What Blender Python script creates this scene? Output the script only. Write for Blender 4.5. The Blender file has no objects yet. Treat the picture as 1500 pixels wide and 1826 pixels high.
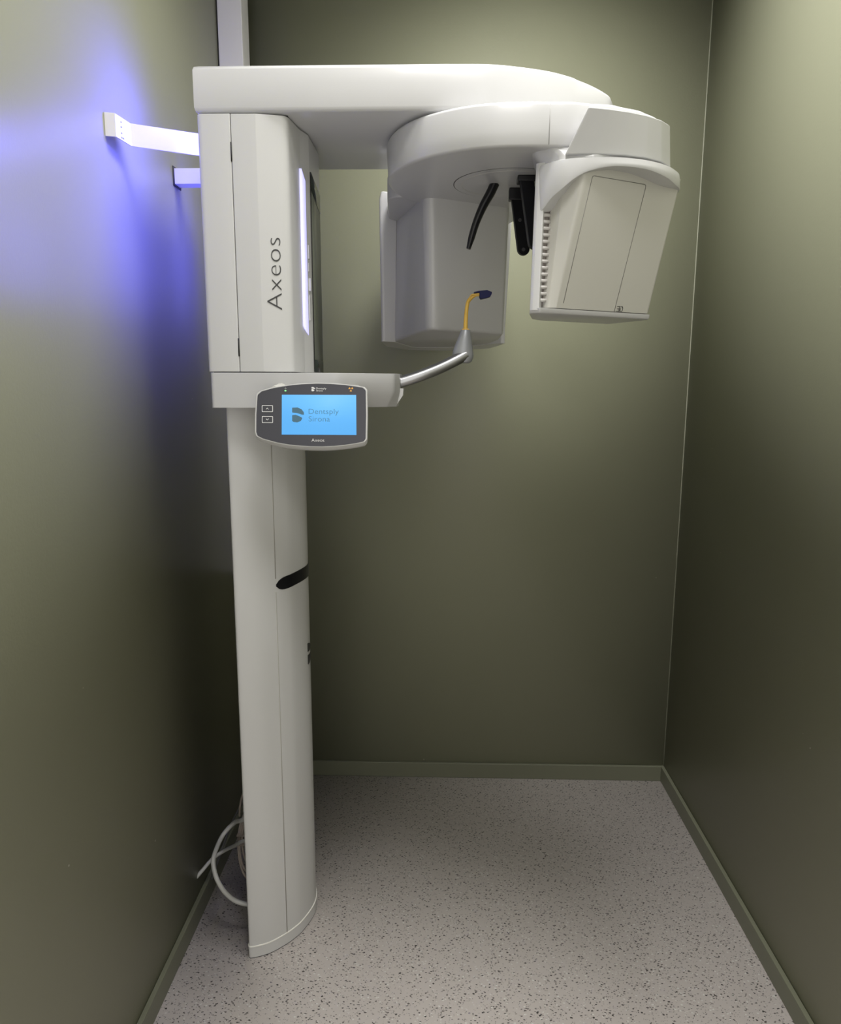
import bpy, bmesh, math, random
from mathutils import Vector, Matrix, geometry
random.seed(4)
S = bpy.context.scene
COL = S.collection
R = math.radians

# ---------------------------------------------------------------- camera
H = 1.56
FPX, PITCH, YAW, ROLL = 1297.88, R(9.8817), R(1.6237), R(0.1432)
cp, sp, cy, sy = math.cos(PITCH), math.sin(PITCH), math.cos(YAW), math.sin(YAW)
fw = Vector((-sy*cp, cy*cp, -sp)); rt = Vector((cy, sy, 0)); up = rt.cross(fw)
r2 = rt*math.cos(ROLL)+up*math.sin(ROLL); u2 = -rt*math.sin(ROLL)+up*math.cos(ROLL)
cd = bpy.data.cameras.new('camera'); cam = bpy.data.objects.new('camera', cd); COL.objects.link(cam)
cam.matrix_world = Matrix(((r2.x, u2.x, -fw.x, 0), (r2.y, u2.y, -fw.y, 0), (r2.z, u2.z, -fw.z, H), (0, 0, 0, 1)))
cd.sensor_fit = 'HORIZONTAL'; cd.sensor_width = 36.0; cd.lens = 36.0*FPX/1500.0; cd.clip_start = 0.02
S.camera = cam

# ---------------------------------------------------------------- world, exposure
S.view_settings.view_transform = 'Standard'; S.view_settings.look = 'None'
S.view_settings.gamma = 1.0; S.view_settings.use_curve_mapping = False
S.view_settings.exposure = 0.0
W = bpy.data.worlds.new('world'); S.world = W; W.use_nodes = True
W.node_tree.nodes['Background'].inputs[0].default_value = (1.0, 0.97, 0.92, 1)
W.node_tree.nodes['Background'].inputs[1].default_value = 1.6

CEIL = 3.4
LAMPS = [   # x, y, size x, size y, power, colour, spread : flush ceiling panels (out of frame)
    (0.10, 0.48, 0.60, 0.60, 14.0, (1.0, 0.98, 0.955), 140),
    (0.22, 1.38, 0.45, 0.45, 16.0, (1.0, 0.98, 0.955), 140),
    (0.30, 1.92, 0.45, 0.45, 15.5, (1.0, 0.98, 0.955), 112),
]
LED_BACK = 85.0
LED_TOP = 750.0
LED_SIDE = 1.1

# ---------------------------------------------------------------- materials
def mat(name, col, rough=0.5, metal=0.0, coat=0.0, spec=0.5, bump=0.0, bscale=300, emis=None, estr=0, var=0.0, vscale=3):
    m = bpy.data.materials.new(name); m.use_nodes = True
    nt = m.node_tree; b = nt.nodes['Principled BSDF']
    b.inputs['Base Color'].default_value = (*col, 1); b.inputs['Roughness'].default_value = rough
    b.inputs['Metallic'].default_value = metal; b.inputs['Coat Weight'].default_value = coat
    b.inputs['Coat Roughness'].default_value = 0.06; b.inputs['Specular IOR Level'].default_value = spec
    if emis: b.inputs['Emission Color'].default_value = (*emis, 1); b.inputs['Emission Strength'].default_value = estr
    tc = nt.nodes.new('ShaderNodeTexCoord')
    if var:
        n = nt.nodes.new('ShaderNodeTexNoise'); n.inputs['Scale'].default_value = vscale; n.inputs['Detail'].default_value = 4
        nt.links.new(tc.outputs['Object'], n.inputs['Vector'])
        mx = nt.nodes.new('ShaderNodeMix'); mx.data_type = 'RGBA'
        mx.inputs['A'].default_value = (*[c*(1-var) for c in col], 1); mx.inputs['B'].default_value = (*[min(1, c*(1+var)) for c in col], 1)
        nt.links.new(n.outputs['Fac'], mx.inputs['Factor']); nt.links.new(mx.outputs['Result'], b.inputs['Base Color'])
    if bump:
        n = nt.nodes.new('ShaderNodeTexNoise'); n.inputs['Scale'].default_value = bscale; n.inputs['Detail'].default_value = 3
        nt.links.new(tc.outputs['Object'], n.inputs['Vector'])
        bp = nt.nodes.new('ShaderNodeBump'); bp.inputs['Strength'].default_value = bump; bp.inputs['Distance'].default_value = 0.002
        nt.links.new(n.outputs['Fac'], bp.inputs['Height']); nt.links.new(bp.outputs['Normal'], b.inputs['Normal'])
    return m

WALLC = (0.298, 0.305, 0.215)
def wall_mat(name, chips=()):
    m = mat(name, WALLC, rough=0.40, spec=0.5, bump=0.10, bscale=160, var=0.03, vscale=2.0)
    nt = m.node_tree; b = nt.nodes['Principled BSDF']
    src = b.inputs['Base Color'].links[0].from_socket
    geo = nt.nodes.new('ShaderNodeNewGeometry')
    for (p, r) in chips:                       # small chips where the paint is knocked off
        d = nt.nodes.new('ShaderNodeVectorMath'); d.operation = 'DISTANCE'; d.inputs[1].default_value = p
        nt.links.new(geo.outputs['Position'], d.inputs[0])
        lt = nt.nodes.new('ShaderNodeMath'); lt.operation = 'LESS_THAN'; lt.inputs[1].default_value = r
        nt.links.new(d.outputs['Value'], lt.inputs[0])
        mx = nt.nodes.new('ShaderNodeMix'); mx.data_type = 'RGBA'; mx.inputs['B'].default_value = (0.75, 0.75, 0.68, 1)
        nt.links.new(lt.outputs[0], mx.inputs['Factor']); nt.links.new(src, mx.inputs['A']); src = mx.outputs['Result']
    nt.links.new(src, b.inputs['Base Color'])
    return m

def floor_mat():
    m = mat('speckled_vinyl', (0.36, 0.33, 0.315), rough=0.42, spec=0.4)
    nt = m.node_tree; b = nt.nodes['Principled BSDF']; L = nt.links.new
    geo = nt.nodes.new('ShaderNodeNewGeometry')
    nz = nt.nodes.new('ShaderNodeTexNoise'); nz.inputs['Scale'].default_value = 260; nz.inputs['Detail'].default_value = 2
    L(geo.outputs['Position'], nz.inputs['Vector'])
    off = nt.nodes.new('ShaderNodeVectorMath'); off.operation = 'MULTIPLY_ADD'
    off.inputs[1].default_value = (0.006, 0.006, 0); L(nz.outputs['Color'], off.inputs[0]); L(geo.outputs['Position'], off.inputs[2])
    big = nt.nodes.new('ShaderNodeTexNoise'); big.inputs['Scale'].default_value = 5; big.inputs['Detail'].default_value = 3
    L(geo.outputs['Position'], big.inputs['Vector'])
    mb = nt.nodes.new('ShaderNodeMix'); mb.data_type = 'RGBA'
    mb.inputs['A'].default_value = (0.74, 0.68, 0.65, 1); mb.inputs['B'].default_value = (0.78, 0.72, 0.69, 1)
    L(big.outputs['Fac'], mb.inputs['Factor']); src = mb.outputs['Result']
    def layer(src, scale, rot, stretch, prob, rad, colA, colB, seed):
        mp = nt.nodes.new('ShaderNodeMapping'); mp.inputs['Rotation'].default_value = (0, 0, rot)
        mp.inputs['Location'].default_value = (seed, seed*1.7, 0)
        mp.inputs['Scale'].default_value = (scale, scale*stretch, 0); L(off.outputs[0], mp.inputs['Vector'])
        v = nt.nodes.new('ShaderNodeTexVoronoi'); v.inputs['Scale'].default_value = 1.0; v.feature = 'F1'; v.voronoi_dimensions = '2D'
        L(mp.outputs[0], v.inputs['Vector'])
        sep = nt.nodes.new('ShaderNodeSeparateColor'); L(v.outputs['Color'], sep.inputs[0])
        lt = nt.nodes.new('ShaderNodeMath'); lt.operation = 'LESS_THAN'; lt.inputs[1].default_value = prob; L(sep.outputs[0], lt.inputs[0])
        rr = nt.nodes.new('ShaderNodeMath'); rr.operation = 'MULTIPLY_ADD'; rr.inputs[1].default_value = rad*0.75; rr.inputs[2].default_value = rad*0.45
        L(sep.outputs[1], rr.inputs[0])
        dl = nt.nodes.new('ShaderNodeMath'); dl.operation = 'LESS_THAN'; L(v.outputs['Distance'], dl.inputs[0]); L(rr.outputs[0], dl.inputs[1])
        mu = nt.nodes.new('ShaderNodeMath'); mu.operation = 'MULTIPLY'; L(lt.outputs[0], mu.inputs[0]); L(dl.outputs[0], mu.inputs[1])
        cc = nt.nodes.new('ShaderNodeMix'); cc.data_type = 'RGBA'; cc.inputs['A'].default_value = (*colA, 1); cc.inputs['B'].default_value = (*colB, 1)
        L(sep.outputs[2], cc.inputs['Factor'])
        mx = nt.nodes.new('ShaderNodeMix'); mx.data_type = 'RGBA'; L(mu.outputs[0], mx.inputs['Factor']); L(src, mx.inputs['A']); L(cc.outputs['Result'], mx.inputs['B'])
        return mx.outputs['Result']
    src = layer(src, 95, 0.35, 1.7, 0.20, 0.27, (0.045, 0.042, 0.040), (0.15, 0.13, 0.125), 3.1)
    src = layer(src, 120, -0.5, 1.6, 0.14, 0.27, (0.05, 0.048, 0.045), (0.17, 0.15, 0.14), 7.7)
    src = layer(src, 100, 1.1, 1.4, 0.20, 0.26, (0.95, 0.93, 0.90), (0.88, 0.85, 0.82), 13.3)
    src = layer(src, 210, 0.1, 1.3, 0.16, 0.30, (0.30, 0.27, 0.26), (0.45, 0.41, 0.40), 23.0)
    L(src, b.inputs['Base Color'])
    return m

M = dict(
    plastic=mat('glossy_white_plastic', (0.55, 0.55, 0.555), rough=0.30, coat=0.22, spec=0.5),
    plastic_matt=mat('satin_white_plastic', (0.57, 0.57, 0.565), rough=0.40, spec=0.45),
    panelp=mat('cover_plastic', (0.54, 0.53, 0.49), rough=0.35, spec=0.4),
    dark=mat('black_plastic', (0.008, 0.008, 0.010), rough=0.30, spec=0.4),
    gap=mat('shadow_gap_rubber', (0.02, 0.02, 0.02), rough=0.8),
    line=mat('seam_grey', (0.22, 0.215, 0.20), rough=0.7),
    lineW=mat('seam_white', (0.88, 0.87, 0.82), rough=0.4),
    bezel=mat('charcoal_bezel', (0.052, 0.052, 0.066), rough=0.35, spec=0.5),
    screen=mat('lit_screen', (0.05, 0.1, 0.15), rough=0.6, spec=0.15, emis=(0.125, 0.48, 0.98), estr=0.92),
    ink=mat('dark_grey_print', (0.035, 0.035, 0.035), rough=0.5),
    inkS=mat('screen_logo', (0.03, 0.06, 0.08), rough=0.5, emis=(0.045, 0.12, 0.17), estr=0.8),
    inkS2=mat('screen_logo_letters', (0.03, 0.06, 0.08), rough=0.5, emis=(0.06, 0.22, 0.36), estr=0.9),
    white_ink=mat('white_print', (0.8, 0.8, 0.8), rough=0.5),
    orange=mat('orange_print', (0.72, 0.38, 0.08), rough=0.5),
    green=mat('green_indicator', (0.2, 0.7, 0.25), rough=0.5, emis=(0.3, 0.9, 0.35), estr=0.7),
    steel=mat('brushed_steel', (0.46, 0.465, 0.48), rough=0.33, metal=1.0, bump=0.04, bscale=500),
    grey=mat('silver_grey_plastic', (0.33, 0.34, 0.36), rough=0.38, metal=0.35),
    yellow=mat('yellow_plastic', (0.70, 0.44, 0.075), rough=0.3),
    navy=mat('navy_plastic', (0.003, 0.005, 0.06), rough=0.5, spec=0.25),
    mirror=mat('mirror_painted_reflection', (0.20, 0.215, 0.17), rough=0.34, spec=0.35),  # olive of the reflected back wall put into the mirror's base colour
    mirror_d=mat('dark_glass', (0.035, 0.045, 0.04), rough=0.12),
    led=mat('blue_led', (0.3, 0.3, 0.9), emis=(0.10, 0.10, 1.0), estr=LED_BACK),
    led3=mat('blue_led_top', (0.3, 0.3, 0.9), emis=(0.10, 0.10, 1.0), estr=LED_TOP),
    led2=mat('lilac_led', (0.7, 0.7, 0.95), emis=(0.50, 0.49, 1.05), estr=LED_SIDE),
    paintmetal=mat('white_painted_metal', (0.66, 0.65, 0.66), rough=0.4),
    duct=mat('white_duct', (0.62, 0.61, 0.60), rough=0.4),
    skirt=mat('skirting_olive', (0.15, 0.155, 0.11), rough=0.38, spec=0.35),
    cable=mat('grey_cable', (0.42, 0.42, 0.40), rough=0.45),
    cable_w=mat('beige_cable', (0.34, 0.29, 0.25), rough=0.5),
    black=mat('dark_cable_skin', (0.07, 0.07, 0.065), rough=0.5),
    vent=mat('vent_slats', (0.56, 0.54, 0.52), rough=0.5),
    vent_d=mat('vent_dark', (0.24, 0.215, 0.20), rough=0.7),
    ceil=mat('white_ceiling', (0.75, 0.75, 0.72), rough=0.8),
    lamp=mat('lamp_diffuser', (0.9, 0.9, 0.9), rough=0.6, emis=(1.0, 0.975, 0.93), estr=1.0),
    floor=floor_mat(),
)
M['wall_l'] = wall_mat('olive_wall_left', [((-0.715, 1.649, 0.425), 0.0024), ((-0.715, 1.251, 0.642), 0.0022), ((-0.715, 2.093, 1.520), 0.0016), ((-0.715, 1.358, 0.96), 0.0013)])
M['wall_r'] = wall_mat('olive_wall_right', [((0.90, 1.668, 0.695), 0.0022), ((0.90, 1.707, 0.713), 0.0010), ((0.90, 2.31, 1.033), 0.0014), ((0.90, 2.447, 1.355), 0.0016)])
M['wall_b'] = wall_mat('olive_wall_back', [((-0.061, 2.725, 0.071), 0.002), ((0.825, 2.725, 0.837), 0.0015)])

# ---------------------------------------------------------------- helpers
def bevel(o, w, seg=3, ang=35):
    if w:
        b = o.modifiers.new('bevel', 'BEVEL'); b.width = w; b.segments = seg; b.limit_method = 'ANGLE'; b.angle_limit = R(ang); b.harden_normals = True
    for p in o.data.polygons: p.use_smooth = True
def sharp_smooth(o, ang=35):
    me = o.data; bm = bmesh.new(); bm.from_mesh(me)
    for e in bm.edges: e.smooth = not (len(e.link_faces) == 2 and e.calc_face_angle(0) > R(ang))
    bm.to_mesh(me); bm.free()
    for p in me.polygons: p.use_smooth = True
def obj(name, bm, m, parent=None, bw=0.0, seg=3, ang=35):
    me = bpy.data.meshes.new(name); bmesh.ops.recalc_face_normals(bm, faces=bm.faces); bm.to_mesh(me); bm.free()
    ms = m if isinstance(m, (list, tuple)) else [m]
    for q in ms: me.materials.append(q)
    o = bpy.data.objects.new(name, me); COL.objects.link(o)
    if parent:
        o.parent = parent
        o.matrix_parent_inverse = Matrix.Identity(4)
        p = parent; off = Vector((0, 0, 0))
        while p: off += p.location; p = p.parent
        me.transform(Matrix.Translation(-off))
    if bw: bevel(o, bw, seg, ang)
    else: sharp_smooth(o, ang)
    return o
def tag(o, label=None, cat=None, group=None, kind=None):
    if label: o['label'] = label
    if cat: o['category'] = cat
    if group: o['group'] = group
    if kind: o['kind'] = kind
    return o
def empty(name, loc, label, cat, group=None):
    o = bpy.data.objects.new(name, None); COL.objects.link(o); o.location = loc; o.empty_display_size = 0.1
    return tag(o, label, cat, group)
def box(bm, x0, x1, y0, y1, z0, z1, T=None, mi=0):
    vs = [bm.verts.new((x, y, z)) for z in (z0, z1) for x, y in ((x0, y0), (x1, y0), (x1, y1), (x0, y1))]
    for f in ((3, 2, 1, 0), (4, 5, 6, 7), (0, 1, 5, 4), (1, 2, 6, 5), (2, 3, 7, 6), (3, 0, 4, 7)):
        fc = bm.faces.new([vs[i] for i in f]); fc.material_index = mi
    if T:
        for v in vs: v.co = T(v.co)
    return vs
def loft(bm, rings, cap=True, closed=True):
    V = [[bm.verts.new(p) for p in r] for r in rings]; n = len(V[0])
    for a, b in zip(V[:-1], V[1:]):
        for i in range(n if closed else n-1):
            bm.faces.new((a[i], a[(i+1) % n], b[(i+1) % n], b[i]))
    if cap:
        bm.faces.new(list(reversed(V[0]))); bm.faces.new(V[-1])
    return V
def rpoly(pts, rad, seg=5):
    """rounded polygon in 2D; rad a number or one radius per corner"""
    out = []; n = len(pts)
    for i in range(n):
        r = rad[i] if isinstance(rad, (list, tuple)) else rad
        p = Vector(pts[i]); a = Vector(pts[i-1])-p; b = Vector(pts[(i+1) % n])-p
        if r <= 0: out += [tuple(p)]*1; continue
        la, lb = a.length, b.length; a.normalize(); b.normalize()
        t = math.acos(max(-1, min(1, a.dot(b))))/2
        d = min(r/math.tan(t), la*0.48, lb*0.48)
        p0 = p+a*d; p1 = p+b*d
        for k in range(seg+1):
            s = k/seg; q = p0*(1-s)**2 + p*2*s*(1-s) + p1*s*s
            out.append((q.x, q.y))
    return out
def prism(bm, plan, z0, z1):
    loft(bm, [[(x, y, z0) for x, y in plan], [(x, y, z1) for x, y in plan]])
def crom(pts, n=8):
    P = [Vector(p) for p in pts]; P = [P[0]*2-P[1]]+P+[P[-1]*2-P[-2]]; out = []
    for i in range(1, len(P)-2):
        for k in range(n):
            t = k/n; a, b, c, d = P[i-1:i+3]
            out.append(0.5*((2*b)+(c-a)*t+(2*a-5*b+4*c-d)*t*t+(3*b-a-3*c+d)*t**3))
    out.append(P[-2]); return out
def tube(bm, path, r, seg=14, smooth=8, flat=None):
    """r: radius or list; flat: (side,up) scale to make an oval/flat section"""
    Q = crom(path, smooth) if smooth else [Vector(p) for p in path]
    N = len(Q); rings = []; up0 = None
    for i, p in enumerate(Q):
        t = (Q[min(i+1, N-1)]-Q[max(i-1, 0)]).normalized()
        if up0 is None: up0 = t.cross(Vector((0.3, 1, 0.2))).normalized()
        u = (up0-t*up0.dot(t)).normalized(); up0 = u; w = t.cross(u)
        s = i/(N-1)
        if isinstance(r, (list, tuple)):
            k = s*(len(r)-1); j = min(int(k), len(r)-2); rr = r[j]*(1-(k-j))+r[j+1]*(k-j)
        else: rr = r
        fa, fb = flat if flat else (1, 1)
        rings.append([p+(u*math.cos(2*math.pi*q/seg)*fa+w*math.sin(2*math.pi*q/seg)*fb)*rr for q in range(seg)])
    loft(bm, rings)
def text_mesh(body, size, T, name, m, parent, off=0.0, extr=0.0004, sx=1.0, space=1.0, align='LEFT'):
    """letters as real thin solids; T maps local (x, y, z) to world"""
    c = bpy.data.curves.new('tmp', 'FONT'); c.body = body; c.size = size; c.extrude = extr; c.offset = off; c.space_character = space
    c.resolution_u = 4; c.align_x = align
    o = bpy.data.objects.new('tmp', c); COL.objects.link(o)
    bpy.context.view_layer.update()
    dg = bpy.context.evaluated_depsgraph_get()
    me = bpy.data.meshes.new_from_object(o.evaluated_get(dg)); bpy.data.objects.remove(o); bpy.data.curves.remove(c)
    bm = bmesh.new(); bm.from_mesh(me); bpy.data.meshes.remove(me)
    for v in bm.verts: v.co = T(Vector((v.co.x*sx, v.co.y, v.co.z)))
    return obj(name, bm, m, parent)
def flatpoly(bm, pts2, T, th=0.0005):
    loft(bm, [[T(Vector((x, y, 0))) for x, y in pts2], [T(Vector((x, y, th))) for x, y in pts2]])
def stroke(bm, a, b, w, T, th=0.0005):
    a = Vector(a); b = Vector(b); d = (b-a).normalized()*w/2; n = Vector((-d.y, d.x))
    flatpoly(bm, [tuple(a-d+n), tuple(a-d-n), tuple(b+d-n), tuple(b+d+n)], T, th)

# ---------------------------------------------------------------- room
XL, XR, YB, YF = -0.715, 0.900, 2.725, -0.9
def slab(name, x0, x1, y0, y1, z0, z1, m, bw=0):
    bm = bmesh.new(); box(bm, x0, x1, y0, y1, z0, z1); return tag(obj(name, bm, m, None, bw), kind='structure')
slab('floor', XL-.1, XR+.1, YF-.1, YB+.1, -0.05, 0, M['floor'])
slab('ceiling', XL-.1, XR+.1, YF, YB+.1, CEIL, CEIL+.05, M['ceil'])
slab('wall_left', XL-.1, XL, YF, YB+.1, 0, CEIL, M['wall_l'])
slab('wall_right', XR, XR+.1, YF, YB+.1, 0, CEIL, M['wall_r'])
slab('wall_back', XL, XR, YB, YB+.1, 0, CEIL, M['wall_b'])
slab('baseboard_back', XL+.013, XR-.013, YB-.012, YB, 0, .062, M['skirt'], .0015)
slab('baseboard_left', XL, XL+.013, YF, YB, 0, .062, M['skirt'], .0015)
slab('baseboard_right', XR-.013, XR, YF, YB, 0, .062, M['skirt'], .0015)
bm = bmesh.new(); tube(bm, [(XR-.0015, YB-.0015, .062), (XR-.0015, YB-.0015, CEIL)], .0022, 8, 0)
tag(obj('trim_1', bm, mat('pale_sealant', (0.32, 0.33, 0.25), rough=0.5)), kind='structure')

# ceiling panels
for i, (x, y, sx_, sy_, pw, c, spr) in enumerate(LAMPS):
    L = empty('ceiling_light', (x, y, CEIL), ['square ceiling light panel over the entrance of the room', 'square ceiling light panel just in front of the overhead arm of the x-ray machine', 'square ceiling light panel right over the rotating arm, nearest the back wall'][i], 'ceiling light')
    bm = bmesh.new(); w = .02
    for a in ((x-sx_/2-w, x-sx_/2, y-sy_/2-w, y+sy_/2+w), (x+sx_/2, x+sx_/2+w, y-sy_/2-w, y+sy_/2+w), (x-sx_/2, x+sx_/2, y-sy_/2-w, y-sy_/2), (x-sx_/2, x+sx_/2, y+sy_/2, y+sy_/2+w)):
        box(bm, *a, CEIL-.012, CEIL)
    obj('frame', bm, M['plastic_matt'], L)
    bm = bmesh.new(); box(bm, x-sx_/2, x+sx_/2, y-sy_/2, y+sy_/2, CEIL-.006, CEIL)
    obj('diffuser', bm, M['lamp'], L)
    ld = bpy.data.lights.new('panel_glow', 'AREA'); ld.shape = 'RECTANGLE'; ld.size = sx_; ld.size_y = sy_; ld.energy = pw; ld.color = c
    ld.spread = R(spr)
    lo = bpy.data.objects.new('lamp_glow', ld); COL.objects.link(lo); lo.parent = L; lo.location = (0, 0, -.014)

# ---------------------------------------------------------------- x-ray machine
mc = empty('panoramic_x_ray_machine', (-0.45, 1.92, 0), 'tall white dental panoramic x-ray machine with overhead rotating arm, standing by the left wall', 'x-ray machine')

# column: D-shaped plan, flat back towards the left wall
CC = 1.95
prof = [(-.522, .186), (-.513, .194), (-.469, .177), (-.429, .142), (-.405, .112), (-.391, .087), (-.374, .039)]
half = [(x, d) for x, d in prof]
pp = crom([(x, CC-d, 0) for x, d in half] + [(-.3685, CC, 0)] + [(x, CC+d, 0) for x, d in reversed(half)], 6)
colplan = [(p.x, p.y) for p in pp]
def colx(Y):   # front surface X of the column at depth Y (near half)
    best = min(range(12, len(colplan)), key=lambda i: abs(colplan[i][1]-Y)); return colplan[best][0]
def offplan(plan, d, cx=-.45, cyy=CC):
    out = []; n = len(plan)
    for i in range(n):
        a = Vector(plan[i-1]); b = Vector(plan[(i+1) % n]); t = (b-a).normalized(); nn = Vector((t.y, -t.x))
        p = Vector(plan[i]); 
        if nn.dot(p-Vector((cx, cyy))) < 0: nn = -nn
        q = p+nn*d; out.append((q.x, q.y))
    return out
bm = bmesh.new(); prism(bm, colplan, .036, 1.51)
column = obj('column', bm, M['plastic_matt'], mc, .0015, 2, 60)
bm = bmesh.new(); prism(bm, offplan(colplan, .0015), 0.002, .034); obj('base_trim', bm, M['plastic_matt'], column)
bm = bmesh.new(); prism(bm, offplan(colplan, .0022), .034, .0362); obj('trim_line', bm, M['lineW'], column)
bm = bmesh.new(); prism(bm, offplan(colplan, .0012), 0.0, .003); obj('rubber_foot', bm, M['gap'], column)
# wrapping pieces on the curved front
def wrap(bm, ya, yb, zfun, d0=.0002, d1=.0015, n=24):
    """strip following the column between depths ya..yb (CC-relative signed), zfun(s)->(z0,z1)"""
    op = offplan(colplan, 0); seq = [p for p in op if ya-.02 <= p[1] <= yb+.02 and p[0] > -.50]
    seq.sort(key=lambda p: p[1])
    def at(y, d):
        for a, b in zip(seq[:-1], seq[1:]):
            if a[1] <= y <= b[1]:
                s = (y-a[1])/max(1e-9, b[1]-a[1]); t = (Vector(b)-Vector(a)).normalized(); nn = Vector((t.y, -t.x))
                if nn.x < 0: nn = -nn
                p = Vector(a).lerp(Vector(b), s)+nn*d; return p
        return Vector(seq[0])
    rings = []
    for i in range(n+1):
        s = i/n; y = ya+(yb-ya)*s; z0, z1 = zfun(s); p0 = at(y, -.002); p1 = at(y, d1)
        rings.append([(p1.x, p1.y, z0), (p1.x, p1.y, z1), (p0.x, p0.y, z1), (p0.x, p0.y, z0)])
    loft(bm, rings)
def slotz(s):
    e = min(s, 1-s)*10; k = .5*math.sqrt(max(0, 1-(1-min(1, e))**2)); k = max(k, .08)
    zc = 1.048+.006*math.sin(math.pi*s); return (zc-.034*k, zc+.034*k)
bm = bmesh.new(); wrap(bm, 1.812, 2.088, slotz, n=40); obj('handle_slot', bm, M['dark'], column)
bm = bmesh.new(); wrap(bm, 1.8105, 1.8125, lambda s: (.036, 1.03), d1=.0004, n=1); wrap(bm, 1.8105, 1.8125, lambda s: (1.066, 1.51), d1=.0004, n=1)
obj('cover_seam', bm, mat('faint_seam', (0.40, 0.39, 0.36), rough=0.6), column)
def emb_top(s):   # upper leaf of the two-leaf emblem
    return (.820+.004*s, .842-.014*s*s)
bm = bmesh.new(); wrap(bm, 1.930, 1.972, lambda s: (.824-.004*math.sin(3*s)+.008*s, .848-.022*s*s), n=12)
wrap(bm, 1.930, 1.966, lambda s: (.787+.018*s*s*s, .814-.004*s), n=12); obj('emblem', bm, M['ink'], column)

# carriage (horizontal block under the body, tapering into the bite-block arm)
bm = bmesh.new()
carr = rpoly([(-.537, 1.70), (-.24, 1.70), (-.115, 1.79), (-.104, 1.83), (-.104, 1.93), (-.125, 1.99), (-.25, 2.14), (-.537, 2.14)], [.010, .06, .03, .02, .02, .03, .06, .010], 5)
carr_b = rpoly([(-.537, 1.70), (-.30, 1.70), (-.135, 1.815), (-.112, 1.84), (-.112, 1.92), (-.135, 1.97), (-.30, 2.14), (-.537, 2.14)], [.010, .06, .03, .02, .02, .03, .06, .010], 5)
loft(bm, [[(x, y, 1.507) for x, y in carr_b], [(x, y, 1.545) for x, y in carr], [(x, y, 1.5875) for x, y in carr]])
carriage = obj('carriage', bm, M['plastic'], mc, .005, 3, 50)
bm = bmesh.new()   # small curved tab under the arm end
loft(bm, [[(x, y, z) for x, z in ((-.112, 1.552), (-.0955, 1.552), (-.097, 1.535), (-.112, 1.512))] for y in (1.84, 1.87)])
obj('end_tab', bm, M['plastic_matt'], carriage)
bm = bmesh.new(); tube(bm, [(-.372, 1.702, 1.550), (-.372, 1.63, 1.543)], .014, 14, 0); obj('panel_mount', bm, M['panelp'], carriage)
bm = bmesh.new(); tube(bm, [(-.20, 1.735, 1.54), (-.22, 1.63, 1.52)], .02, 14, 0)
obj('panel_mount', bm, M['panelp'], carriage)

# body between carriage and beam: rear cover and front cover with a gap
BC = 1.915
def mir(pts, c=BC): return pts+[(x, 2*c-y) for x, y in reversed(pts)]
bm = bmesh.new(); prism(bm, [(-.530, 1.71), (-.345, 1.725), (-.345, 2.10), (-.530, 2.12)], 1.586, 2.15); obj('inner_frame', bm, M['gap'], mc)
rear = rpoly([(-.541, 1.70), (-.4672, 1.70), (-.4672, 2.13), (-.541, 2.13)], [.012, .002, .002, .012], 4)
bm = bmesh.new(); prism(bm, rear, 1.5895, 2.143); rear_cover = obj('rear_cover', bm, M['plastic_matt'], mc, .0025, 2)
fr = mir([(-.4658, 1.7005), (-.411, 1.7005), (-.345, 1.7145), (-.3335, 1.800), (-.3300, 1.812), (-.320, 1.842)])
fplan = rpoly(fr, [.002, .012, .020, .004, .004, .004]+[.004, .004, .004, .020, .012, .002], 5)
bm = bmesh.new(); prism(bm, fplan, 1.5895, 2.1425); front_cover = obj('front_cover', bm, M['plastic_matt'], mc, .0025, 2, 60)
# black slits in the gap
bm = bmesh.new(); box(bm, -.4680, -.4655, 1.6995, 1.705, 2.045, 2.085); obj('gap_clip', bm, M['gap'], rear_cover)
bm = bmesh.new(); box(bm, -.4685, -.4655, 1.6995, 1.705, 1.625, 1.665)
obj('gap_clip', bm, M['gap'], rear_cover)
# ambient light strips on the back of the body, facing the left wall
for (y0, y1) in ((1.725, 1.737), (2.095, 2.107)):
    bm = bmesh.new(); box(bm, -.5445, -.540, y0, y1, 1.77, 2.143); obj('ambient_light_strip', bm, M['led'], mc)
# light strip on the patient side (near and far)
for sgn in (1, -1):
    f = (lambda y: y) if sgn == 1 else (lambda y: 2*BC-y)
    bm = bmesh.new()
    pl = [(-.3345, f(1.7925)), (-.3295, f(1.7925)), (-.3262, f(1.8215)), (-.3315, f(1.8215))]
    loft(bm, [[((-.3345+(x+.3345)), y, z) for x, y in pl] for z in (1.700, 2.035)])
    for v in bm.verts:
        if v.co.z < 1.75: v.co.z -= .020*(abs(v.co.y-f(1.7925))/.029)
        else: v.co.z += .020*(abs(v.co.y-f(1.8215))/.029)
    s = obj('light_strip', bm, M['led2'], mc); s['label'] = 'glowing lilac light strip'
# mirror plate on the patient side
bm = bmesh.new(); loft(bm, [[(x, 1.851, z0), (x, 1.979, z1), (x, 1.979, 2.046), (x, 1.851, 2.060)] for x, z0, z1 in ((-.3215, 1.606, 1.606), (-.3180, 1.606, 1.606))])
for v in bm.verts:
    if v.co.z > 2: v.co.z = 2.062-(v.co.y-1.851)*.18
mp = obj('mirror_plate', bm, M['mirror'], mc)
bm = bmesh.new(); loft(bm, [[(x, 1.8505, 2.022), (x, 1.9795, 1.995), (x, 1.9795, 2.040), (x, 1.8505, 2.063)] for x in (-.3212, -.3174)])
obj('dark_end_glass', bm, M['mirror_d'], mp)
bm = bmesh.new(); box(bm, -.3215, -.3174, 1.8505, 1.9795, 1.592, 1.622); obj('dark_end_glass', bm, M['mirror_d'], mp)
bm = bmesh.new(); box(bm, -.3216, -.3178, 1.8498, 1.8512, 1.60, 2.06); obj('mirror_edge', bm, M['gap'], mp)
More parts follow.
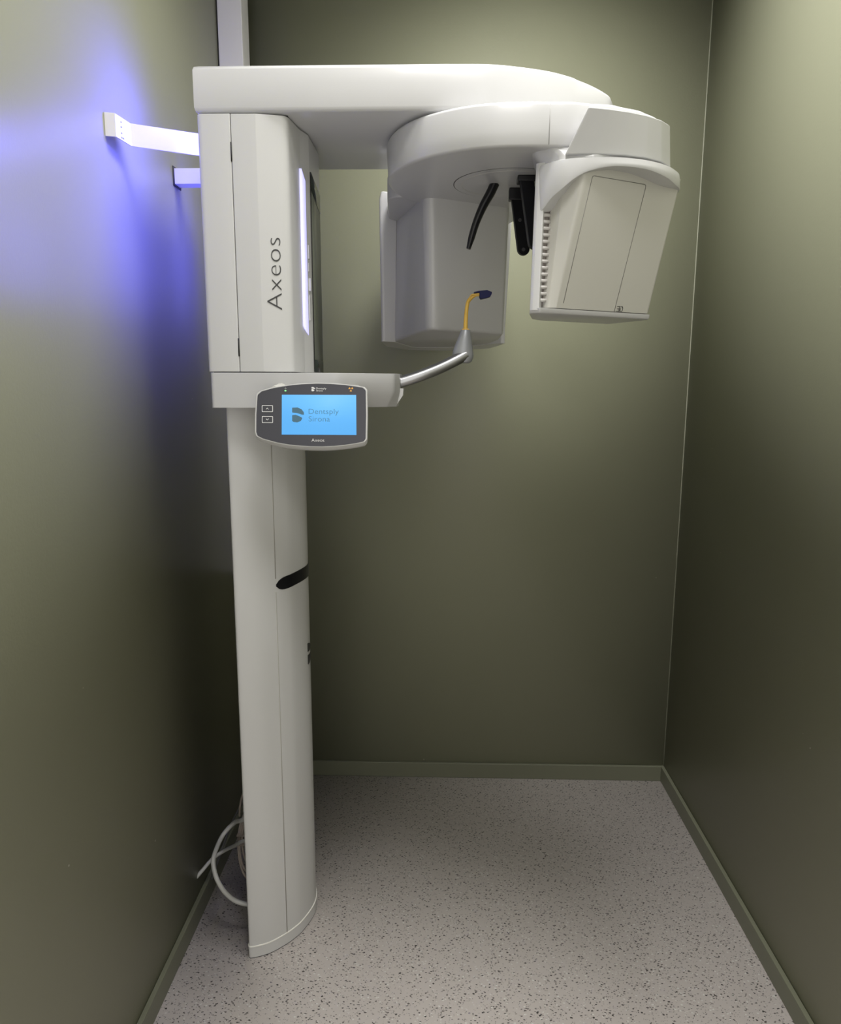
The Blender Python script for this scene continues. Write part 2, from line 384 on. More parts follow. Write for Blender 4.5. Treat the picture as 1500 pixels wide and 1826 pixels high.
# recess with small white levers beside the mirror
bm = bmesh.new(); box(bm, -.3290, -.3258, 1.8255, 1.8385, 1.705, 1.90); rc = obj('lever_recess', bm, M['vent'], mc)
for (z0, z1, d) in ((1.86, 1.892, .004), (1.785, 1.815, .009), (1.715, 1.775, .003), (1.83, 1.85, .002)):
    bm = bmesh.new(); box(bm, -.328, -.3240+d*.55, 1.8275, 1.837, z0, z1); obj('lever', bm, M['plastic_matt'], rc, .0012, 2)
# model name up the near facet
fa, fb = Vector((-.411, 1.7005, 0)), Vector((-.345, 1.7145, 0)); fd = (fb-fa).normalized(); fn = Vector((fd.y, -fd.x, 0))
def Tfacet(v):  # local x runs up, local y runs left
    return fa+fd*(.0465-v.y)+fn*(.0004+v.z)+Vector((0, 0, 1.727+v.x))
text_mesh('Axeos', .0500, Tfacet, 'model_name', M['ink'], front_cover, off=-.0009, sx=1.22, space=1.04)

# beam: long rounded arm at the top
def beamplan(g=0.0):
    ctr = 1.92; hw = .220-g; x0 = -.5445+g
    pts = [(x0, ctr-hw)]
    tip = [(-.30, .220), (-.05, .220), (.02, .2195), (.105, .215), (.192, .192), (.257, .163), (.329, .110), (.389, .045), (.409, 0)]
    q = [Vector((x, ctr-max(0, d-g*(1 if d > 0 else 0)), 0)) for x, d in tip]
    c = crom(q, 6); near = [(p.x-(g if p.x > .3 else 0), p.y) for p in c]
    far = [(x, 2*ctr-y) for x, y in reversed(near[:-1])]
    return pts+near+far+[(x0, ctr+hw)]
bm = bmesh.new(); loft(bm, [[(x, y, z) for x, y in beamplan(g)] for g, z in ((.006, 2.1460), (.0015, 2.1500), (0, 2.156), (0, 2.231), (.0025, 2.2375), (.010, 2.2415))])
beam = obj('beam', bm, M['plastic'], mc, 0, 3, 50)

bm = bmesh.new(); box(bm, -.5468, -.5440, 1.735, 1.805, 2.158, 2.168); obj('ambient_light_strip', bm, M['led3'], mc)

# rotating ring
C = Vector((.163, 1.92, 0)); ZU = 2.051; ZT = 2.139
tab = [(-180, .315), (-150, .305), (-120, .302), (-90, .300), (-60, .298), (-30, .293), (0, .290), (9, .292), (24, .307), (38, .330), (50, .347), (58, .356), (70, .360), (85, .355), (110, .335), (145, .318), (180, .315)]
def rr(a):
    for (a0, r0), (a1, r1) in zip(tab[:-1], tab[1:]):
        if a0 <= a <= a1:
            s = (a-a0)/(a1-a0); return r0+(r1-r0)*(s*s*(3-2*s))
    return .3
def ringplan(g, n=120):
    o = []
    for i in range(n):
        a = -180+360*i/n; r = rr(a)-g; t = R(a); o.append((C.x+math.sin(t)*r, C.y-math.cos(t)*r))
    return o
bm = bmesh.new(); loft(bm, [[(x, y, z) for x, y in ringplan(g)] for g, z in ((.010, ZU), (.003, ZU+.0015), (0.0005, ZU+.005), (0.000, ZU+.03), (-.002, ZT-.008), (.001, ZT-.002), (.007, ZT))])
ring = obj('rotating_arm', bm, M['plastic'], mc, 0, 3, 50)
def disc(bm, r, z0, z1, n=72, r2=None):
    loft(bm, [[(C.x+math.cos(2*math.pi*i/n)*q, C.y+math.sin(2*math.pi*i/n)*q, z) for i in range(n)] for q, z in ((r, z0), (r2 or r, z1))])
bm = bmesh.new(); disc(bm, .09, ZT-.01, 2.152); obj('pivot', bm, M['plastic_matt'], mc)
bm = bmesh.new(); disc(bm, .1378, ZU-.0003, ZU+.004); obj('hub_gap', bm, M['gap'], ring)
bm = bmesh.new(); disc(bm, .1358, ZU-.0008, ZU+.002, r2=.1360); hub = obj('hub_cover', bm, M['plastic'], ring)
bm = bmesh.new(); n = 60
Q = [[(C.x+math.cos(2*math.pi*i/n)*q, C.y+math.sin(2*math.pi*i/n)*q, z) for i in range(n)] for q, z in ((.116, ZU-.0008), (.1170, ZU-.0014), (.118, ZU-.0008))]
loft(bm, Q, cap=False); obj('hub_ring_line', bm, M['panelp'], hub)
# seam line across the ring wall
bm = bmesh.new()
a = 11; t = R(a); r = rr(a)
for z0, z1, r0, r1 in ((ZU+.004, ZT-.006, r+.0006, r+.0022),):
    pts = []
    for da, zz in ((.10, z0), (.30, z0), (.30, z1), (.10, z1)):
        pts.append((da, zz))
    ring_pts = lambda rad, off: (C.x+math.sin(t+off)*rad, C.y-math.cos(t+off)*rad)
    P = [ring_pts(r0, 0), ring_pts(r0, .0035), ring_pts(r1, .0035-.0), ring_pts(r1, 0)]
    V = [[(*P[0], z0), (*P[1], z0), (*ring_pts(r0-.003, .0035), z0), (*ring_pts(r0-.003, 0), z0)], [(*P[3], z1), (*P[2], z1), (*ring_pts(r1-.004, .0035), z1), (*ring_pts(r1-.004, 0), z1)]]
    loft(bm, V)
obj('arm_seam', bm, M['line'], ring)

# --- sensor housing (near right). local frame: t to the right along the face, s outward
TH = R(29); A = Vector((math.sin(TH), -math.cos(TH), 0)); Tn = Vector((math.cos(TH), math.sin(TH), 0))
def F(t, s, z): p = C+A*s+Tn*t; return (p.x, p.y, z)
def sf(z): return .264+(z-1.72)*.235
sh = bpy.data.objects.new('tmpx', None)
# cover: tapering inwards towards the bottom
bm = bmesh.new(); rings = []
def lerp(a_, b_, q): return a_+(b_-a_)*q
for z in (1.728, 1.80, 1.90, 1.96, 2.015):
    s = sf(z); q = (z-1.728)/.3
    pl = rpoly([(-.02, .165), (lerp(-.069, -.050, q), lerp(.236, .250, q)), (lerp(-.066, -.046, q), lerp(.262, .282, q)), (lerp(-.047, -.032, q), s), (.224+.013*q, s), (.232+.012*q, s-.015), (.232+.012*q, .165)], [.002, .004, .008, .014, .010, .008, .002], 4)
    rings.append([F(t, s_, z) for t, s_ in pl])
loft(bm, rings)
sens = obj('sensor_housing', bm, M['panelp'], mc, .0015, 2, 50)
# inner shell: shows as the narrow strip along the left edge
bm = bmesh.new()
rings = []
for z in (1.722, 1.80, 1.90, 2.03):
    q = (z-1.72)/.3
    e = (lerp(-.104, -.086, q), lerp(.246, .230, q))
    rings.append([F(t, s_, z) for t, s_ in rpoly([(-.022, .145), e, (e[0]+.002, e[1]+.008), (e[0]+.011, e[1]+.019), (e[0]+.015, e[1]+.015), (.0, .175), (.228, .18), (.238+.012*q, .18), (.238+.012*q, .12), (.02, .12)], [.01, .004, .004, .003, .002, .001, .001, .004, .01, .02], 3)])
loft(bm, rings)
shell = obj('inner_shell', bm, M['plastic'], sens, .0012, 2, 60)
bm = bmesh.new()
pl = rpoly([(.02, .12), (-.022, .145), (-.104, .246), (-.092, .268), (-.066, sf(1.72)+.004), (.229, sf(1.72)+.003), (.238, sf(1.72)-.01), (.238, .12)], [.02, .01, .006, .006, .01, .006, .006, .01], 4)
loft(bm, [[F(t, s_, z) for t, s_ in [(p[0]*(1-g*3)+.06*g*3, p[1]-g) for p in pl]] for z, g in ((1.7155, .004), (1.718, .001), (1.7265, 0))])
obj('bottom_trim', bm, M['plastic'], sens, .0015, 2, 50)
# hood: arched brow over the cover
hp = [(-.0855, .231), (-.0845, .252), (-.079, .278), (-.070, .301), (-.052, .322), (-.030, .339), (.010, .360), (.055, .374), (.100, .379), (.153, .373), (.198, .355), (.234, .333), (.255, .303), (.262, .26), (.262, .19)]
hz = [1.925, 1.930, 1.951, 1.965, 1.984, 1.996, 2.005, 2.006, 2.004, 1.998, 1.993, 1.992, 1.990, 1.990, 1.99]
pts = crom([(t, s_, z) for (t, s_), z in zip(hp, hz)], 5)
bm = bmesh.new(); sec = []
for i, p in enumerate(pts):
    t, s_, zb = p; a_ = pts[max(0, i-1)]; b_ = pts[min(len(pts)-1, i+1)]
    d = Vector((b_.x-a_.x, b_.y-a_.y)).normalized(); n2 = Vector((-d.y, d.x))
    if n2.dot(Vector((t-.09, s_-.15))) < 0: n2 = -n2
    zt = 2.026
    k = min(1.0, i/16.0); inn = .008+.075*k
    def at(off, z): return F(t+n2.x*off, s_+n2.y*off, z)
    sec.append([at(-inn, zb+.004), at(-.006, zb+.0005), at(-.0015, zb+.0008), at(0, zb+.004), at(-.001, zt-.012), at(-.003, zt-.003), at(-.009, zt), at(-inn-.01, zt+.002)])
loft(bm, sec)
obj('hood', bm, M['plastic'], sens, 0, 3, 50)
# neck between hood and ring / cap
bm = bmesh.new()
nk = rpoly([(-.005, .13), (-.080, .228), (-.064, .290), (-.01, .335), (.075, .348), (.15, .345), (.215, .318), (.235, .26), (.235, .12)], .03, 5)
nk2 = rpoly([(-.025, .13), (-.105, .228), (-.082, .270), (-.01, .30), (.075, .34), (.15, .338), (.215, .312), (.235, .26), (.235, .12)], .03, 5)
loft(bm, [[F(t, s_, 2.020) for t, s_ in nk], [F(t, s_, 2.034) for t, s_ in nk], [F(t, s_, 2.060) for t, s_ in nk2]])
obj('neck', bm, M['plastic'], sens, .002, 2, 60)
# cap over the sensor, seen against the ring wall
bm = bmesh.new()
cb = rpoly([(-.012, .240), (-.0665, .303), (-.013, .334), (.045, .356), (.100, .364), (.150, .358), (.200, .336), (.222, .30), (.222, .20)], [.01, .004, .05, .05, .05, .05, .03, .02, .01], 5)
ct = rpoly([(.022, .262), (-.050, .352), (-.003, .364), (.045, .371), (.090, .372), (.135, .366), (.178, .350), (.205, .31), (.205, .20)], [.01, .004, .05, .05, .05, .05, .03, .02, .01], 5)
loft(bm, [[F(t, s_, 2.033) for t, s_ in cb], [F(t, s_, 2.1115) for t, s_ in ct]])
obj('cap', bm, M['plastic'], sens, .004, 3, 50)
# printed door outline, ventilation slot
def Tp(v):  # local x along face, y = height above z=1.72, z outwards
    z = 1.72+v.y; p = C+A*(sf(z)+.0003+v.z)+Tn*v.x; return Vector((p.x, p.y, z))
bm = bmesh.new()
corner = rpoly([(-.030, .020), (-.012, .272), (.138, .272), (.119, .008)], [0, .006, .006, 0], 4)
for a_, b_ in zip(corner[:-1], corner[1:]):
    if (Vector(a_)-Vector(b_)).length > 1e-5: stroke(bm, a_, b_, .0011, Tp)
obj('door_outline', bm, M['line'], sens)
bm = bmesh.new()
def seg(a_, b_): stroke(bm, a_, b_, .0010, Tp, .0008)
x0, y0 = .1255, .0095; w, h = .0072, .0105
seg((x0, y0+h), (x0+w, y0+h)); seg((x0+.001, y0+h/2), (x0+w, y0+h/2)); seg((x0, y0), (x0+w, y0)); seg((x0+w, y0), (x0+w, y0+h))
x0 += .0100; seg((x0, y0+h), (x0+w*.7, y0+h)); seg((x0, y0), (x0+w*.7, y0)); seg((x0+w*.7, y0), (x0+w, y0+h*.3)); seg((x0+w, y0+h*.3), (x0+w, y0+h*.7)); seg((x0+w, y0+h*.7), (x0+w*.7, y0+h)); seg((x0, y0), (x0, y0+h*.6))
obj('three_d_mark', bm, M['ink'], sens)
bm = bmesh.new(); loft(bm, [[F(lerp(-.084, -.070, q), lerp(.236, .226, q), z), F(lerp(-.082, -.066, q), lerp(.244, .234, q), z), F(-.055, .244, z), F(-.055, .230, z)] for z, q in ((1.732, 0), (1.985, .85))]); obj('vent_slot', bm, M['vent_d'], sens)
for k in range(14):
    z = 1.742+k*.0138
    q = (z-1.72)/.3; e0 = lerp(-.082, -.066, q); e1 = lerp(.252, .242, q)
    bm = bmesh.new(); loft(bm, [[F(e0-.002, e1-.014, zz), F(e0-.002, e1, zz), F(e0+.018, e1+.004, zz), F(e0+.018, e1-.014, zz)] for zz in (z, z+.0062)])
    obj('vent_slat', bm, M['vent'], sens)

# --- tube housing (far left)
tb = [(.184, 2.254), (.180, 2.35), (.140, 2.49), (.020, 2.55), (-.110, 2.53), (-.158, 2.43), (-.150, 2.39), (-.034, 2.095)]
tt_ = [(.186, 2.160), (.186, 2.33), (.145, 2.49), (.020, 2.55), (-.110, 2.53), (-.158, 2.40), (-.140, 2.35), (-.046, 2.035)]
rad = [.022, .05, .06, .05, .03, .02, .02, .030]
bm = bmesh.new(); rb = rpoly(tb, rad, 6); rt_ = rpoly(tt_, rad, 6)
def botz(x, y): return 1.710-max(0, (y-2.254))*.085+max(0, 2.254-y)*.02
lv = []
for q, g in ((0, .006), (.012, .001), (.03, 0), (.33, 0), (.66, 0), (.97, 0)):
    rg = []
    for a_, b_ in zip(rb, rt_):
        x = a_[0]*(1-q)+b_[0]*q; y = a_[1]*(1-q)+b_[1]*q; zb = botz(x, y); cx_, cy_ = .03, 2.35
        rg.append((x+(cx_-x)*g*5, y+(cy_-y)*g*5, zb+(ZU+.02-zb)*q))
    lv.append(rg)
loft(bm, lv); th = obj('tube_housing', bm, M['plastic'], mc, 0, 3, 50)
# outer shell of the tube housing, wraps the far side up to the ring top
so = rpoly([(-.150, 2.395), (-.196, 2.378), (-.186, 2.50), (-.12, 2.585), (.03, 2.60), (.165, 2.54), (.205, 2.42), (.19, 2.42), (.02, 2.53), (-.10, 2.52)], [.003, .010, .05, .05, .05, .05, .01, .01, .05, .03], 5)
st_ = rpoly([(-.142, 2.345), (-.195, 2.320), (-.188, 2.47), (-.12, 2.57), (.03, 2.59), (.170, 2.53), (.220, 2.42), (.19, 2.38), (.02, 2.50), (-.10, 2.50)], [.003, .010, .05, .05, .05, .05, .01, .01, .05, .03], 5)
bm = bmesh.new(); loft(bm, [[(x, y, botz(x, y)-.002) for x, y in so], [(x, y, 1.75) for x, y in so], [(x, y, 2.115) for x, y in st_], [(x*.97, y, 2.136) for x, y in st_]])
obj('outer_shell', bm, M['plastic'], th, .002, 2, 50)
bm = bmesh.new(); br = rpoly([(-.15, 2.06), (-.165, 2.33), (.02, 2.50), (.20, 2.42), (.30, 2.10)], .05, 5); prism(bm, br, 2.056, 2.12); obj('bridge', bm, M['plastic'], th, .004, 2)

# --- head supports hanging from the hub
bm = bmesh.new()
path = [(.128, 1.92, ZU+.002), (.117, 1.92, 2.030), (.100, 1.92, 2.000), (.0835, 1.92, 1.962), (.072, 1.92, 1.925), (.0645, 1.92, 1.898)]
tube(bm, path, [.0115, .0115, .0105, .0092, .0085, .0055], 14, 6, flat=(1.0, 1.3)); hs = obj('forehead_support', bm, M['dark'], mc); hs['label'] = 'curved black forehead support'
def paddle(name, top, bot, w0, w1, th_, yaw, mm):
    """flat bar with a round lower end"""
    bm = bmesh.new(); top = Vector(top); bot = Vector(bot); d = (bot-top); Ln = d.length; d.normalize()
    side = Vector((math.cos(yaw), math.sin(yaw), 0)); side = (side-d*side.dot(d)).normalized(); nn = d.cross(side)
    out = [(-w0, 0), (w0, 0)]
    for k in range(13):
        a_ = math.pi*k/12; out.append((math.cos(a_)*w1, Ln-w1+math.sin(a_)*w1))
    loft(bm, [[top+side*x+d*y+nn*o for x, y in out] for o in (-th_/2, th_/2)])
    return obj(name, bm, mm, mc, .0015, 2)
p1 = paddle('temple_support', (.186, 1.955, 2.030), (.2070, 1.945, 1.886), .0155, .0160, .010, R(8), M['dark'])
p2 = paddle('temple_support', (.197, 1.845, 2.045), (.222, 1.83, 1.880), .0170, .0165, .012, R(12), M['dark'])
bm = bmesh.new(); box(bm, .166, .204, 1.945, 1.970, 2.020, 2.050); obj('support_clamp', bm, M['dark'], p1, .003, 2)
bm = bmesh.new(); box(bm, .176, .222, 1.835, 1.872, 2.036, 2.051); obj('support_clamp', bm, M['dark'], p2, .003, 2)
for zz in (1.900, 1.972):
    bm = bmesh.new(); f_ = (2.030-zz)/.144; px_ = .186+.021*f_; py_ = 1.955-.01*f_
    loft(bm, [[(px_+math.cos(2*math.pi*i/16)*.0045, py_-.0055-q, zz+math.sin(2*math.pi*i/16)*.0045) for i in range(16)] for q in (0, .001)])
    obj('screw_cap', bm, mat('dim_black', (.03, .027, .03), rough=.4), p1)

# --- bite-block arm (steel tube) and cone holder
bm = bmesh.new(); tube(bm, [(-.125, 1.885, 1.5655), (-.105, 1.886, 1.568), (-.055, 1.892, 1.584), (-.005, 1.903, 1.604), (.040, 1.913, 1.626), (.062, 1.919, 1.6385)], .0148, 24, 7)
arm = obj('bite_arm_tube', bm, M['steel'], mc); arm['label'] = 'polished steel tube arm'
bm = bmesh.new(); lv = []
for (x, z, w, dp) in ((.060, 1.700, .0115, .009), (.060, 1.699, .0118, .010), (.057, 1.672, .0195, .013), (.054, 1.650, .0255, .016), (.054, 1.640, .0275, .017), (.055, 1.630, .0260, .016), (.058, 1.620, .0185, .013), (.060, 1.6165, .010, .008)):
    lv.append([(x+w*math.cos(2*math.pi*i/20), 1.921+dp*math.sin(2*math.pi*i/20), z) for i in range(20)])
loft(bm, lv); obj('bite_block_holder', bm, M['grey'], mc, 0, 3, 60)

# --- control panel
def PX(px, py): return (-.350+(px-501.7)*.001222, 1.539-(py-703.6)*.001222)
PT = R(7); PZ0 = 1.495
def Tpan(v):   # local x, y=z height, z = towards viewer
    x, z, d = v; dz = z-PZ0
    return Vector((x, 1.600+math.sin(PT)*dz-d*math.cos(PT), PZ0+math.cos(PT)*dz+d*math.sin(PT)*1.0))
out = [(455.5, 703), (463, 696.5), (485, 690.5), (512, 686), (538, 683.3), (564, 682.2), (590, 682.6), (616, 684.6), (636, 687), (650, 689.3), (655.2, 694), (656, 740), (655.2, 783), (651, 787.8), (636.7, 791), (616, 794), (597, 796), (574.7, 797), (553, 796.8), (533, 795.6), (512, 793.6), (492, 790.3), (465, 783), (455, 778), (452.6, 771), (453, 738)]
o2 = rpoly([PX(*p) for p in out], .006, 3)
cx_ = sum(p[0] for p in o2)/len(o2); cz_ = sum(p[1] for p in o2)/len(o2)
def scl(pts, k, dz=0): return [(cx_+(x-cx_)*k, cz_+(z-cz_)*k+dz) for x, z in pts]
bm = bmesh.new(); loft(bm, [[Tpan((x, z, d)) for x, z in scl(o2, k, dz)] for k, dz, d in ((.80, -.012, -.034), (.93, -.010, -.026), (.985, -.0085, -.016), (1.0, -.006, -.008), (1.0, -.0015, -.002), (1.0, 0, 0), (.994, 0, .0012), (.985, 0, .0012))])
cpn = obj('control_panel', bm, M['plastic_matt'], mc, 0, 3, 50)
bm = bmesh.new(); loft(bm, [[Tpan((x, z, d)) for x, z in scl(o2, k)] for k, d in ((.972, 0), (.972, .0017))]); obj('bezel', bm, M['bezel'], cpn)
def Tq(v): return Tpan((v.x, v.y, .0018+v.z))
bm = bmesh.new(); flatpoly(bm, [PX(501.5, 774.9), PX(636, 774.9), PX(635.4, 703.8), PX(502, 703.8)], Tq, .0004); obj('screen', bm, M['screen'], cpn)
def logo(bm, x0, y0, w, T, th=.0004):     # two-leaf emblem; x0,y0 top-left, w width, height 1.2w
    h = w*1.18
    upper = [(0, .0), (.45, .02), (.78, -.10), (.97, -.30), (1.0, -.50), (.80, -.48), (.60, -.42), (.30, -.36), (0, -.34)]
    lower = [(0, -.52), (.30, -.50), (.62, -.60), (.86, -.72), (.72, -.94), (.42, -1.03), (.12, -1.0), (0, -.94)]
    for pl in (upper, lower): flatpoly(bm, rpoly([(x0+x*w, y0+y*h) for x, y in pl], w*.05, 3), T, th)
def Tscr(v): return Tpan((v.x, v.y, .0023+v.z))
k = .001222
bm = bmesh.new(); lx, lz = PX(520.5, 726.8); logo(bm, lx, lz, 21.5*k, Tscr); obj('screen_emblem', bm, M['inkS'], cpn)
def txt(body, px, py, size, m, name, T, off=0, sx=1, space=1):
    x, z = PX(px, py); return text_mesh(body, size, lambda v: T(Vector((v.x+x, v.y+z, v.z))), name, m, cpn, off=off, extr=.0002, sx=sx, space=space)
txt('Dentsply', 549, 737.8, .0168, M['inkS2'], 'screen_wording', Tscr, off=-.00008, sx=1.12)
txt('Sirona', 549.5, 751.2, .0168, M['inkS2'], 'screen_wording', Tscr, off=-.00008, sx=1.12)
txt('Axeos', 555, 787.2, .0100, M['white_ink'], 'panel_model_name', Tq, off=-.0001, sx=1.12)
bm = bmesh.new(); lx, lz = PX(555.4, 690); logo(bm, lx, lz, 6.2*k, Tq); obj('panel_emblem', bm, M['white_ink'], cpn)
txt('Dentsply', 563.3, 693.8, .0055, M['white_ink'], 'panel_wording', Tq, sx=1.15)
txt('Sirona', 563.6, 697.6, .0050, M['white_ink'], 'panel_wording', Tq, sx=1.15)
for (cy0, dirn) in ((728.6, 1), (748.0, -1)):
    bm = bmesh.new(); a0 = PX(465.8, cy0+6); a1 = PX(485.8, cy0-6)
    pl = rpoly([(a0[0], a0[1]), (a1[0], a0[1]), (a1[0], a1[1]), (a0[0], a1[1])], .0018, 3)
    pi_ = [((x-(a0[0]+a1[0])/2)*.90+(a0[0]+a1[0])/2, (z-(a0[1]+a1[1])/2)*.83+(a0[1]+a1[1])/2) for x, z in pl]
    n = len(pl); Vo = [[bm.verts.new(Tq(Vector((x, z, d)))) for x, z in q] for q in (pl, pi_) for d in (0, .0005)]
    for i in range(n):
        j = (i+1) % n
        bm.faces.new((Vo[1][i], Vo[1][j], Vo[3][j], Vo[3][i])); bm.faces.new((Vo[0][i], Vo[0][j], Vo[1][j], Vo[1][i])); bm.faces.new((Vo[2][i], Vo[2][j], Vo[3][j], Vo[3][i]))
    bt = obj('button', bm, M['white_ink'], cpn)
    bm = bmesh.new(); cx0, cz0 = PX(475.6, cy0)
    stroke(bm, (cx0-.0026, cz0-.0013*dirn), (cx0, cz0+.0013*dirn), .0011, Tq); stroke(bm, (cx0, cz0+.0013*dirn), (cx0+.0026, cz0-.0013*dirn), .0011, Tq)
    obj('arrow', bm, M['white_ink'], bt)
bm = bmesh.new(); gx, gz = PX(508.5, 696.6); flatpoly(bm, [(gx+.0022*math.cos(a_*math.pi/8), gz+.0016*math.sin(a_*math.pi/8)) for a_ in range(16)], Tq); obj('status_light', bm, M['green'], cpn)
bm = bmesh.new(); gx, gz = PX(508.5, 692.6)
for a_ in range(12):
    b_ = a_+1; stroke(bm, (gx+.0013*math.cos(a_*math.pi/6), gz+.0013*math.sin(a_*math.pi/6)), (gx+.0013*math.cos(b_*math.pi/6), gz+.0013*math.sin(b_*math.pi/6)), .0004, Tq)
obj('power_symbol', bm, M['white_ink'], cpn)
bm = bmesh.new(); gx, gz = PX(626, 693.6)
for c0 in (30, 150, 270):
    pl = [(gx+.0012*math.cos(R(c0-30)), gz+.0012*math.sin(R(c0-30)))]+[(gx+.0052*math.cos(R(c0-30+60*i/5)), gz+.0052*math.sin(R(c0-30+60*i/5))) for i in range(6)]+[(gx+.0012*math.cos(R(c0+30)), gz+.0012*math.sin(R(c0+30)))]
    flatpoly(bm, pl, Tq)
obj('radiation_symbol', bm, M['orange'], cpn)

# ---------------------------------------------------------------- bite block (clipped into the holder)
bb = empty('bite_block', (.060, 1.921, 1.700), 'small yellow and navy plastic bite block clipped into the end of the steel arm', 'bite block')
bm = bmesh.new(); tube(bm, [(.0600, 1.921, 1.700), (.0600, 1.921, 1.716), (.0615, 1.921, 1.745), (.065, 1.921, 1.768), (.074, 1.921, 1.780), (.084, 1.921, 1.7855), (.094, 1.921, 1.787)], [.0058, .0056, .0050, .0048, .0050, .0038, .0034], 12, 5)
obj('stem', bm, M['yellow'], bb)
bm = bmesh.new(); box(bm, .0510, .0690, 1.914, 1.928, 1.6995, 1.7025); obj('collar', bm, M['yellow'], bb, .0008, 2)
bm = bmesh.new(); tube(bm, [(.0655, 1.9155, 1.768), (.0725, 1.9155, 1.785), (.084, 1.9155, 1.7875), (.0935, 1.9155, 1.789)], .0018, 8, 4); obj('rib', bm, M['yellow'], bb)
bm = bmesh.new()
pl = [(.094, 1.7795), (.094, 1.7905), (.080, 1.7905), (.0795, 1.7925), (.092, 1.7955), (.113, 1.7975), (.1205, 1.7945), (.1255, 1.7925), (.1245, 1.7875), (.1215, 1.7815), (.112, 1.7785), (.0975, 1.7755)]
loft(bm, [[(x, y, z) for x, z in pl] for y in (1.911, 1.931)]); obj('bite_tip', bm, M['navy'], bb, .0012, 2)

# ---------------------------------------------------------------- wall brackets
wb = empty('wall_bracket', (XL, 1.64, 2.10), 'bent white metal strap with rivets between left wall and machine', 'bracket')
bm = bmesh.new(); z0, z1 = 2.0775, 2.1245
pth = [(-.7148, 1.632), (-.6940, 1.6385), (-.6870, 1.700), (-.5640, 1.767), (-.5300, 1.786)]
def strip(bm, pth, w, z0, z1):
    L_ = []
    for i, p in enumerate(pth):
        a_ = Vector(pth[max(0, i-1)]); b_ = Vector(pth[min(len(pth)-1, i+1)]); d = (b_-a_).normalized(); n_ = Vector((-d.y, d.x))
        p = Vector(p); q = p+n_*w; L_.append([(p.x, p.y, z0), (q.x, q.y, z0), (q.x, q.y, z1), (p.x, p.y, z1)])
    loft(bm, L_)
strip(bm, pth, .003, z0, z1); obj('strap', bm, M['paintmetal'], wb, .0006, 1)
for (dx, zz) in ((.35, 2.114), (.35, 2.104), (.35, 2.092), (.35, 2.083), (.45, 2.083)):
    bm = bmesh.new(); px_ = -.6940+.007*dx; py_ = 1.6385+.0615*dx
    loft(bm, [[(px_+q, py_+.0018*math.cos(2*math.pi*i/10), zz+.0018*math.sin(2*math.pi*i/10)) for i in range(10)] for q in (-.001, .0018)])
    obj('rivet', bm, M['steel'], wb)
w2 = empty('wall_bracket', (XL, 2.06, 2.10), 'short straight white metal strap, lower and farther than the riveted one', 'bracket')
bm = bmesh.new(); box(bm, XL, -.540, 2.035, 2.075, 2.085, 2.1245); obj('strap', bm, M['paintmetal'], w2, .001, 1)
bm = bmesh.new(); box(bm, XL, XL+.0025, 2.028, 2.082, 2.080, 2.129); obj('wall_gap_shade', bm, M['gap'], w2)  # thin dark plate painted in as the shaded gap against the wall

# cable duct rising in the corner
dt = empty('cable_duct', (-.676, 2.54, CEIL), 'white vertical cable duct on the left wall rising above the machine to the ceiling', 'duct')
bm = bmesh.new(); box(bm, XL+.003, -.650, 2.500, 2.58, .9, CEIL); obj('duct_body', bm, M['duct'], dt, .001, 1)
bm = bmesh.new(); box(bm, XL+.003, -.636, 2.495, 2.500, .9, CEIL); box(bm, -.650, -.636, 2.500, 2.583, .9, CEIL); obj('duct_cover', bm, M['duct'], dt, .0015, 2)
bm = bmesh.new(); box(bm, XL, XL+.0035, 2.493, 2.58, .9, CEIL); obj('duct_shadow_gap', bm, M['gap'], dt)  # dark strip drawn in for the shadow gap between duct and wall

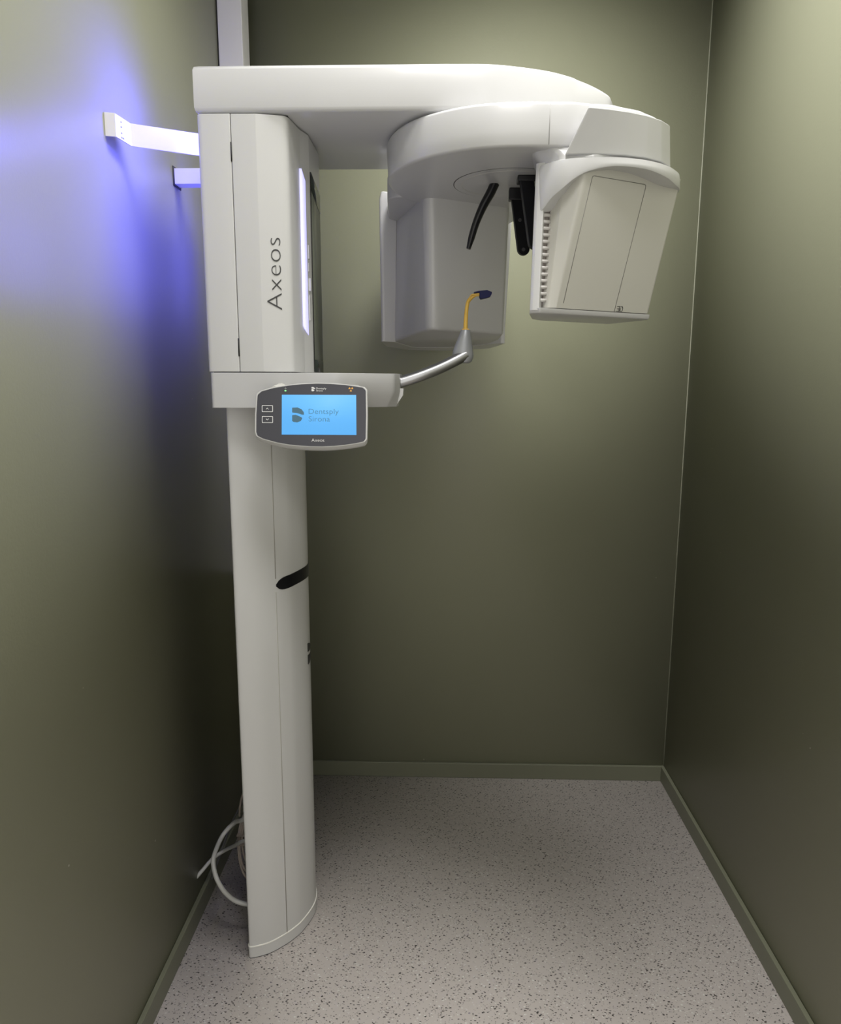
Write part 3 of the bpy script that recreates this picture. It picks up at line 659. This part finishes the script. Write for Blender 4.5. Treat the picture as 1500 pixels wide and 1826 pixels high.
# ---------------------------------------------------------------- cables behind the column
bm = bmesh.new(); tube(bm, [(-.724, 1.920, .112), (-.705, 1.941, .129), (-.685, 1.975, .143), (-.655, 1.995, .157), (-.610, 1.956, .202), (-.565, 1.880, .268), (-.523, 1.850, .300)], .0055, 12, 7)
tag(obj('power_cable', bm, M['cable']), 'thin grey cable arching from the left skirting to the back of the column', 'cable')
bm = bmesh.new(); tube(bm, [(-.523, 1.865, .375), (-.56, 1.879, .337), (-.60, 1.934, .292), (-.635, 1.929, .253), (-.640, 1.862, .236), (-.635, 1.838, .218), (-.620, 1.817, .194), (-.600, 1.814, .158), (-.575, 1.821, .126), (-.545, 1.821, .115), (-.523, 1.823, .112)], .0065, 12, 7)
tag(obj('looped_cable', bm, M['cable']), 'thicker grey cable hanging in a loop behind the foot of the column', 'cable')
coil = empty('cable_coil', (-.55, 1.95, .24), 'bundle of thin beige cables coiled and tied behind the base of the column', 'cable')
for k in range(5):
    bm = bmesh.new(); rx_, rz_ = .052-.008*k, .105-.009*k; yo = 1.945+.007*k
    pts = [(-.547-.010+rx_*math.cos(2*math.pi*i/14)*.72, yo+.016*math.sin(2*math.pi*i/14+k), .215+rz_*math.sin(2*math.pi*i/14)) for i in range(15)]
    tube(bm, pts, .0032, 8, 4); obj('coil_turn', bm, M['cable_w'], coil)
bm = bmesh.new(); tube(bm, [(-.59, 1.955, .30), (-.585, 1.95, .34), (-.565, 1.93, .40), (-.535, 1.93, .47)], .003, 8, 6); obj('lead', bm, M['cable_w'], coil)
bm = bmesh.new(); tube(bm, [(-.580, 1.965, .31), (-.575, 1.97, .35), (-.550, 1.95, .41), (-.53, 1.95, .45)], .003, 8, 6); obj('lead', bm, M['cable_w'], coil)
for zz in (.215, .245):
    bm = bmesh.new(); box(bm, -.596, -.530, 1.935, 1.985, zz, zz+.004); obj('tie', bm, M['cable_w'], coil)
bm = bmesh.new(); tube(bm, [(-.693, 1.985, .067), (-.692, 2.02, .078), (-.690, 2.08, .10), (-.67, 2.16, .16), (-.62, 2.24, .24), (-.56, 2.26, .30)], .004, 10, 6)
tag(obj('dark_cable', bm, M['black']), 'dark cable rising along the left skirting behind the grey loops', 'cable')
